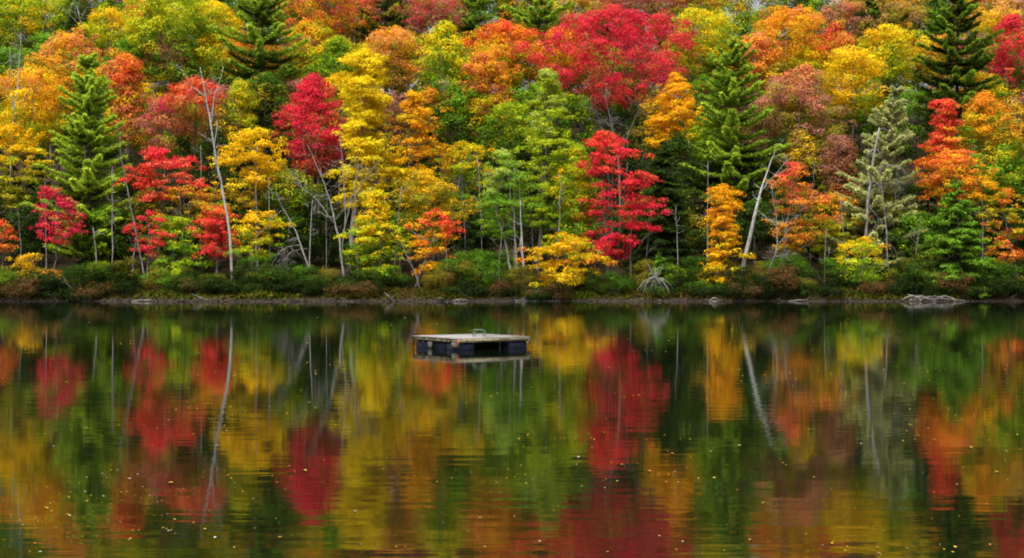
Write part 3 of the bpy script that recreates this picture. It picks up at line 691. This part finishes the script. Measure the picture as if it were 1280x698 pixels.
for k, x in enumerate(np.arange(-40, 1330, 19)):
    if math.sin(x*.021+.8)+.7*math.sin(x*.057)+r.normal(0, .3) < -.35 and x < 1080 and not 330 < x < 490: continue
    x += r.uniform(-7, 7); yt = 361-abs(r.normal(0, 11)); w = r.uniform(22, 60)
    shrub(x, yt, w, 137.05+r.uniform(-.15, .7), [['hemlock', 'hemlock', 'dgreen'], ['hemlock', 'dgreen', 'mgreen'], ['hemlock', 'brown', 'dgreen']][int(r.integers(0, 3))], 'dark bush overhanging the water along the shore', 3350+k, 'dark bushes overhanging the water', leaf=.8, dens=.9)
r = np.random.default_rng(11)
for k, x in enumerate(np.arange(-40, 1330, 23)):
    pal = [['hemlock', 'dgreen', 'olive'], ['hemlock', 'dgreen'], ['hemlock', 'mgreen', 'ygreen'], ['brown', 'olive', 'olive'], ['hemlock', 'dgreen', 'green']][int(r.integers(0, 5))]
    if r.random() < .35: continue
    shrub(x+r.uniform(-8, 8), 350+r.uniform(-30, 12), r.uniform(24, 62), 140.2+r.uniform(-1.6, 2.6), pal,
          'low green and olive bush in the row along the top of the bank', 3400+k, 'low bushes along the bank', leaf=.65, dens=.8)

# ------------------------------------------------------------------ undergrowth, pebbles
r = np.random.default_rng(21)
n = 80000
X = r.uniform(-64, 64, n); Y = 136.8 + r.gamma(1.6, 2.6, n) + shore_shift(X)
dens = .5+.5*np.sin(X*.6+np.sin(Y)) * np.cos(X*.17)
kp = r.random(n) < (.35+.65*dens); X, Y = X[kp], Y[kp]; n = len(X)
Z = ground(X, Y); hh = r.uniform(.08, .42, n)*(.6+.8*np.abs(np.sin(X*.35)))
Pn = np.stack([X, Y, Z+hh*.5*r.uniform(.3, 1.3, n)], 1)
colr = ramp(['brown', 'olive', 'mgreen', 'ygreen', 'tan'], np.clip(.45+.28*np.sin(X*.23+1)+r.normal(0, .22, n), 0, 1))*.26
Nn = r.normal(0, .7, (n, 3)) + np.array([0, -.5, .5])
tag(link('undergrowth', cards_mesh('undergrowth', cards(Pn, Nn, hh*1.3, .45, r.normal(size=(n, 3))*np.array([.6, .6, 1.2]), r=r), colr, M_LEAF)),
    'grass, ferns and fallen leaves covering the bank above the waterline', 'undergrowth', kind='stuff')
n = 90000
X = r.uniform(-75, 75, n); Y = r.uniform(139, 212, n)
Pn = np.stack([X, Y, ground(X, Y)+.04], 1)
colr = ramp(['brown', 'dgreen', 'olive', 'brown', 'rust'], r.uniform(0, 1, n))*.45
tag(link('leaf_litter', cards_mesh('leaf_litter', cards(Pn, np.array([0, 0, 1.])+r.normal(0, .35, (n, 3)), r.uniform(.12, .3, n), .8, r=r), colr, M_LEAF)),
    'fallen orange and brown leaves carpeting the slope under the trees', 'leaf litter', kind='stuff')

M_STONE = noise_material('stone', [(.3, (.010, .008, .006)), (.7, (.065, .05, .034))], 2.5)
def stones_mesh(name, n, r, x0, x1, s0, s1):
    base = np.array([[0, 0, 1], [1, 0, .1], [.3, .95, 0], [-.8, .6, .1], [-.8, -.6, 0], [.3, -.95, .1], [0, 0, -1.]])
    fc = np.array([[0, 1, 2], [0, 2, 3], [0, 3, 4], [0, 4, 5], [0, 5, 1], [6, 2, 1], [6, 3, 2], [6, 4, 3], [6, 5, 4], [6, 1, 5]])
    X = r.uniform(x0, x1, n); X = X[np.sin(X*.35+2)+np.sin(X*1.1)+r.normal(0, .8, n) > np.where(X < 0, -.6, .7)]; n = len(X); Y = 136.6 + r.normal(0, .22, n) + shore_shift(X)
    s = r.uniform(s0, s1, n)*np.where(r.random(n) < .06, 2.2, 1)
    V = base[None]*s[:, None, None]*r.uniform(.6, 1.3, (n, 7, 3))*np.array([1.5, 1, .6])
    V += np.stack([X, Y, np.maximum(ground(X, Y), -.03)+s*.15], 1)[:, None]
    Fc = fc[None] + (np.arange(n)*7)[:, None, None]
    return mesh_from(name, V.reshape(-1, 3), Fc.ravel(), np.arange(n*10)*3, M_STONE)
tag(link('pebbles', stones_mesh('pebbles', 6500, r, -64, 64, .04, .14)), 'small tan and grey stones and mud clods in the strip at the waterline', 'pebbles', kind='stuff')

# ------------------------------------------------------------------ driftwood and roots on the shore
def drift(paths, label, seed, D=137.2, n=3, L=.7, bark='dead', name='driftwood_branch', cat='driftwood', up=.1):
    r = np.random.default_rng(seed)
    a0 = paths[0][0]; X0 = wx(a0[0], D); D = D + float(shore_shift(X0))
    z0 = float(ground(X0, D))
    lines = []
    for pth in paths:
        P = np.array([[wx(a, D)-X0, r.normal(0, .15), max(wz(b, D), .03)-z0] for a, b, c in pth]); q = np.array([c for a, b, c in pth])*(.62 if name != 'root_fan' else .8)
        k = len(P); tt = np.linspace(0, k-1, (k-1)*4+1)
        # smooth with a Catmull-like blend
        P2 = np.stack([np.interp(tt, np.arange(k), P[:, j]) for j in range(3)], 1)
        P2[1:-1] = (P2[:-2]+P2[1:-1]*2+P2[2:])/4
        P2[1:-1] += r.normal(0, .015, (len(P2)-2, 3))
        lines.append((P2, np.interp(tt, np.arange(k), q)))
        if n: twigs(r, P2, lines[-1][1], n, L, lines, up, 1, 0, .2)
    o = link(name, tubes(name, lines, BARK[bark]), None, (X0, D, z0))
    return tag(o, label, cat)
drift([[(98, 368, .10), (88, 358, .08), (76, 350, .05), (66, 345, .03)], [(92, 368, .07), (84, 356, .05), (78, 345, .03)], [(76, 368, .07), (74, 358, .05), (70, 346, .03)],
       [(40, 371, .06), (52, 370, .05), (60, 366, .03)]], 'bleached fallen branches leaning on the bank at the left', 51, D=138.2, n=4)
drift([[(165, 379, .07), (180, 375, .10), (205, 376, .08), (215, 378, .04)], [(172, 380, .05), (190, 381, .05), (206, 380, .03)]], 'pale curved log lying at the waterline left of the white dead tree', 52, D=136.6, n=1)
drift([[(240, 368, .04), (252, 373, .06), (268, 378, .05)]], 'thin pale branch slanting to the water below the dull olive shrub', 53, D=137.0, n=1)
drift([[(566, 378, .05), (575, 374, .08), (584, 376, .07), (586, 380, .05), (572, 381, .04)]], 'pale looped branch at the waterline left of the birch stems', 54, D=136.5, n=0)
drift([[(480, 366, .05), (487, 371, .07), (492, 378, .05)], [(496, 368, .04), (486, 374, .05), (478, 378, .04)]], 'dark broken twigs on the shore below the crossed stems', 55, D=137., n=3, bark='grey')
drift([[(640, 377, .06), (660, 375, .09), (678, 368, .07), (686, 363, .03)], [(645, 379, .05), (664, 378, .06), (680, 374, .04)], [(652, 374, .05), (668, 368, .05), (674, 361, .03)],
       [(662, 378, .06), (684, 378, .07), (698, 379, .04)]], 'heap of grey driftwood at the water below the straight grey trunk', 56, D=136.8, n=4)
fan = []
rr = np.random.default_rng(57)
for k in range(15):
    a = R(-78 + k*11); L_ = rr.uniform(20, 27)
    fan.append([(819, 346, .06), (819+math.sin(a)*L_*.5, 346+8-abs(k-7)*.6, .045), (819+math.sin(a)*L_, 373-abs(math.sin(a))*9+rr.uniform(-2, 2), .02)])
for k in range(5): fan.append([(819, 350, .06), (815+k*2, 342-k % 2*3, .04), (810+k*5, 333+rr.uniform(-3, 3), .02)])
drift(fan, 'fan of bleached bare roots spreading down the bank, right of centre', 58, D=138.2, n=2, L=.5, name='root_fan')
drift([[(886, 379, .05), (893, 372, .08), (900, 376, .07), (897, 381, .05)], [(888, 380, .05), (898, 380, .05)]], 'small grey arched root in the water left of the leaning birch', 59, D=136.3, n=0)
drift([[(908, 376, .07), (916, 370, .10), (923, 366, .14)], [(936, 376, .06), (929, 370, .09), (923, 366, .14)], [(920, 377, .06), (922, 371, .09), (923, 366, .13)]],
      'grey exposed roots at the foot of the leaning birch', 60, D=138.0, n=1, name='exposed_roots')
lp = []
for cx, w in ((1140, 14), (1152, 16), (1168, 20), (1182, 16)):
    lp.append([(cx-w, 378, .05), (cx-w*.6, 372, .07), (cx, 370, .08), (cx+w*.6, 373, .07), (cx+w*.7, 379, .05)])
lp.append([(1128, 378, .05), (1160, 373, .08), (1190, 374, .06), (1208, 379, .03)]); lp.append([(1135, 368, .06), (1150, 372, .06), (1172, 377, .04)])
drift(lp, 'looping bleached roots and logs at the water below the dark olive shrub', 61, D=136.8, n=2, name='driftwood_pile')
drift([[(985, 377, .07), (1000, 375, .09), (1012, 378, .05)]], 'short weathered log at the waterline right of the leaning birch', 62, D=136.8, n=1)
drift([[(425, 372, .05), (434, 376, .06), (442, 379, .04)]], 'short dark branch at the waterline below the bare many-stemmed tree', 63, D=136.8, n=2, bark='grey')

# ------------------------------------------------------------------ swimming raft
def box(cx, cy, cz, sx, sy, sz, bev=0., r=None):
    """eight-corner box, or a chamfered one"""
    x, y, z = sx/2, sy/2, sz/2
    if not bev:
        V = [(-x, -y, -z), (x, -y, -z), (x, y, -z), (-x, y, -z), (-x, -y, z), (x, -y, z), (x, y, z), (-x, y, z)]
        Fs = [(0, 3, 2, 1), (4, 5, 6, 7), (0, 1, 5, 4), (1, 2, 6, 5), (2, 3, 7, 6), (3, 0, 4, 7)]
    else:
        V = []; b_ = bev
        for zz, ins in ((-z, b_), (-z+b_, 0), (z-b_, 0), (z, b_)):
            X_, Y_ = x-ins, y-ins; c = b_
            V += [(-X_+c, -Y_, zz), (X_-c, -Y_, zz), (X_, -Y_+c, zz), (X_, Y_-c, zz), (X_-c, Y_, zz), (-X_+c, Y_, zz), (-X_, Y_-c, zz), (-X_, -Y_+c, zz)]
        Fs = [tuple(range(8))[::-1], tuple(range(24, 32))]
        for l in range(3):
            for k in range(8): Fs.append((l*8+k, l*8+(k+1) % 8, (l+1)*8+(k+1) % 8, (l+1)*8+k))
    return [(a+cx, b+cy, c+cz) for a, b, c in V], Fs
def boxes(name, parts, material, parent, smooth=False):
    V, Ls, St = [], [], []
    for vs, fs in parts:
        o = len(V); V += vs
        for f in fs: St.append(len(Ls)); Ls += [i+o for i in f]
    return link(name, mesh_from(name, V, Ls, St, material, smooth=smooth), parent)
M_DECK = noise_material('weathered_planks', [(.3, (.12, .105, .095)), (.5, (.27, .25, .235)), (.7, (.40, .38, .37))], 3, .8, stretch=(.35, 3, 1))
M_RIM = noise_material('mossy_rim_board', [(.35, (.07, .05, .03)), (.5, (.24, .22, .11)), (.7, (.34, .28, .18))], 5, .85, stretch=(1, 1, 2))
M_FLOAT = noise_material('blue_plastic_float', [(.3, (.014, .018, .036)), (.7, (.03, .038, .078))], 4, .5)
M_BEAM = noise_material('wet_beam_and_shade', [(.3, (.02, .017, .014)), (.7, (.06, .05, .04))], 5, .7)
M_METAL = noise_material('galvanised_metal', [(.3, (.07, .08, .07)), (.7, (.16, .18, .155))], 6, .4)
M_RUST = noise_material('rusty_bracket', [(.3, (.28, .06, .04)), (.7, (.45, .14, .07))], 6, .8)
M_FOAM = noise_material('dirty_foam', [(.3, (.06, .055, .045)), (.7, (.15, .14, .115))], 6, .8)
Sd = 3.03
fx, fy = wx(573, 52.95), 52.95                 # front corner
ang = math.atan2(1.77, 2.52)                   # the right-hand side runs away from the camera at this angle
raft = bpy.data.objects.new('swimming_raft', None); COL.objects.link(raft)
raft.location = (fx, fy, 0); raft.rotation_euler = (0, 0, ang)
tag(raft, 'square wooden swimming raft with blue floats moored on the calm lake', 'raft')
r = np.random.default_rng(3)
pl = []
npk = 20; pw = Sd/npk
for k in range(npk):                            # planks run along the local x axis
    pl.append(box(Sd/2+r.normal(0, .006), (k+.5)*pw, .405+r.normal(0, .0015), Sd+.06, pw-.012, .032))
boxes('deck', pl, M_DECK, raft)
zc = .325; hb = .12
for nm, bx_ in (('front', box(Sd/2, .02, zc, Sd, .04, hb)), ('back', box(Sd/2, Sd-.02, zc, Sd, .04, hb)),
                ('l', box(.02, Sd/2, zc, .04, Sd-.084, hb)), ('r', box(Sd-.02, Sd/2, zc, .04, Sd-.084, hb))):
    boxes('side_board', [bx_], M_RIM, raft)
for yj in (.75, 1.55, 2.35): boxes('joist', [box(Sd/2, yj, zc, Sd-.09, .05, hb-.01)], M_BEAM, raft)
fl = [(.40, .50, .68, .82), (2.62, .40, .80, .64), (.42, 2.55, .66, .90), (2.36, 2.60, 1.24, .80), (.45, 1.53, .60, .84)]
for cx_, cy_, sx_, sy_ in fl:
    f_ = boxes('float', [box(cx_, cy_, .085, sx_, sy_, .35, .05)], M_FLOAT, raft)
    boxes('float_seam', [box(cx_, cy_, .13, sx_+.02, sy_+.02, .022, .008)], M_BEAM, f_)
boxes('gap_shade_panel', [box(1.55, 1.0, .13, 1.7, .08, .26)], M_BEAM, raft)  # dark panel added behind the open gap under the deck, standing in for shade
for px_, py_ in ((-.0, Sd*.76), (.0, Sd*.98)): boxes('strap', [box(-.012, py_*1.0, .24, .02, .05, .36)], M_BEAM, raft)
boxes('foam_block', [box(-.02, Sd*.60, .12, .10, .20, .24, .02)], M_FOAM, raft)
boxes('foam_block', [box(.03, .26, .17, .12, .36, .18, .02)], M_FOAM, raft)
boxes('bracket', [box(-.008, -.008, .25, .05, .05, .27)], M_RUST, raft)
boxes('bracket', [box(Sd+.008, -.008, .26, .06, .05, .24)], M_FOAM, raft)
for bx_ in (.62, 2.25, 2.9): boxes('cleat', [box(bx_, -.02, .27, .06, .04, .05, .01)], M_FOAM, raft)
# ladder with two low grab hoops
lad = []
for s in (0, .34):
    hoop = np.array([[0, 0, .42], [0, 0, .62], [.02, 0, .66], [.10, 0, .67], [.30, 0, .67], [.36, 0, .64], [.38, 0, .58], [.38, 0, .42]])
    hoop[:, 1] += s
    lad.append((hoop, np.full(8, .016)))
lad.append((np.array([[0, 0, .55], [0, .17, .55], [0, .34, .55]]), np.full(3, .014)))
lad.append((np.array([[.38, 0, .56], [.38, .17, .56], [.38, .34, .56]]), np.full(3, .014)))
me = tubes('ladder', lad, M_METAL, 8)
lo = link('ladder', me, raft, (1.12, .62, 0)); lo.rotation_euler = (0, 0, -ang*.55)

# ------------------------------------------------------------------ fallen leaves floating on the lake
LEAFC = [('yellow', (.75, .52, .05)), ('orange', (.65, .25, .04)), ('pale', (.70, .62, .42))]
LM = []
for nme, c in LEAFC:
    mm = noise_material(nme+'_floating_leaf', [(.3, tuple(v*.75 for v in c)), (.7, c)], 8, .6)
    v = [(-.5, -.05, 0), (-.25, -.35, .10), (.15, -.30, .12), (.5, 0, .02), (.2, .38, .14), (-.2, .3, .10), (0, 0, -.0)]
    LM.append(mesh_from('floating_leaf', v, [6, 0, 1, 6, 1, 2, 6, 2, 3, 6, 3, 4, 6, 4, 5, 6, 5, 0], np.arange(6)*3, mm))
r = np.random.default_rng(77)
def leaf_spot():
    while True:
        py = 395 + 300*r.random()**.9; px = r.uniform(0, 1280)
        D = F*H/(py-YH); x = wx(px, D)
        q = math.sin(x*.9+D*.23+2*math.sin(D*.11))+math.sin(x*.37-D*.5)+.6*math.sin(D*1.3+x*.2)
        if r.random() < .12 + .6*max(0, q-.2): return x, D
pts = sorted([leaf_spot() for _ in range(560)], key=lambda p: p[1])
for k, (x, y) in enumerate(pts[:290]):
    c = int(r.choice([0, 0, 0, 1, 2]))
    o = link('floating_leaf', LM[c], None, (x, y, .006)); s = .033*math.exp(r.normal(0, .4))*(y/26)**.75
    o.scale = (s, s, s); o.rotation_euler = (0, 0, r.uniform(0, 6.28))
    tag(o, 'tiny %s fallen leaf floating on the dark water' % LEAFC[c][0], 'leaf', '%s leaves floating on the lake' % LEAFC[c][0])
VV, LL, SS = [], [], []
lv = np.array([(-.5, -.05, 0), (-.25, -.35, .10), (.15, -.30, .12), (.5, 0, .02), (.2, .38, .14), (-.2, .3, .10), (0, 0, 0)])
for k, (x, y) in enumerate(pts[290:]):
    s = r.uniform(.025, .06)*(y/26)**.75; a = r.uniform(0, 6.28)
    Q = lv*s; Q = np.stack([Q[:, 0]*math.cos(a)-Q[:, 1]*math.sin(a)+x, Q[:, 0]*math.sin(a)+Q[:, 1]*math.cos(a)+y, Q[:, 2]+.006], 1)
    o_ = k*7; VV.append(Q)
    for f in ([6, 0, 1], [6, 1, 2], [6, 2, 3], [6, 3, 4], [6, 4, 5], [6, 5, 0]): SS.append(len(LL)); LL += [v+o_ for v in f]
tag(link('floating_leaves', mesh_from('floating_leaves', np.concatenate(VV), LL, SS, LM[0].materials[0])), 'far fallen leaves sprinkled over the lake toward the shore', 'leaves', kind='stuff')
open('/tmp/faces', 'w').write('') if False else print('faces', sum(len(o.data.polygons) for o in bpy.data.objects if o.type == 'MESH'))
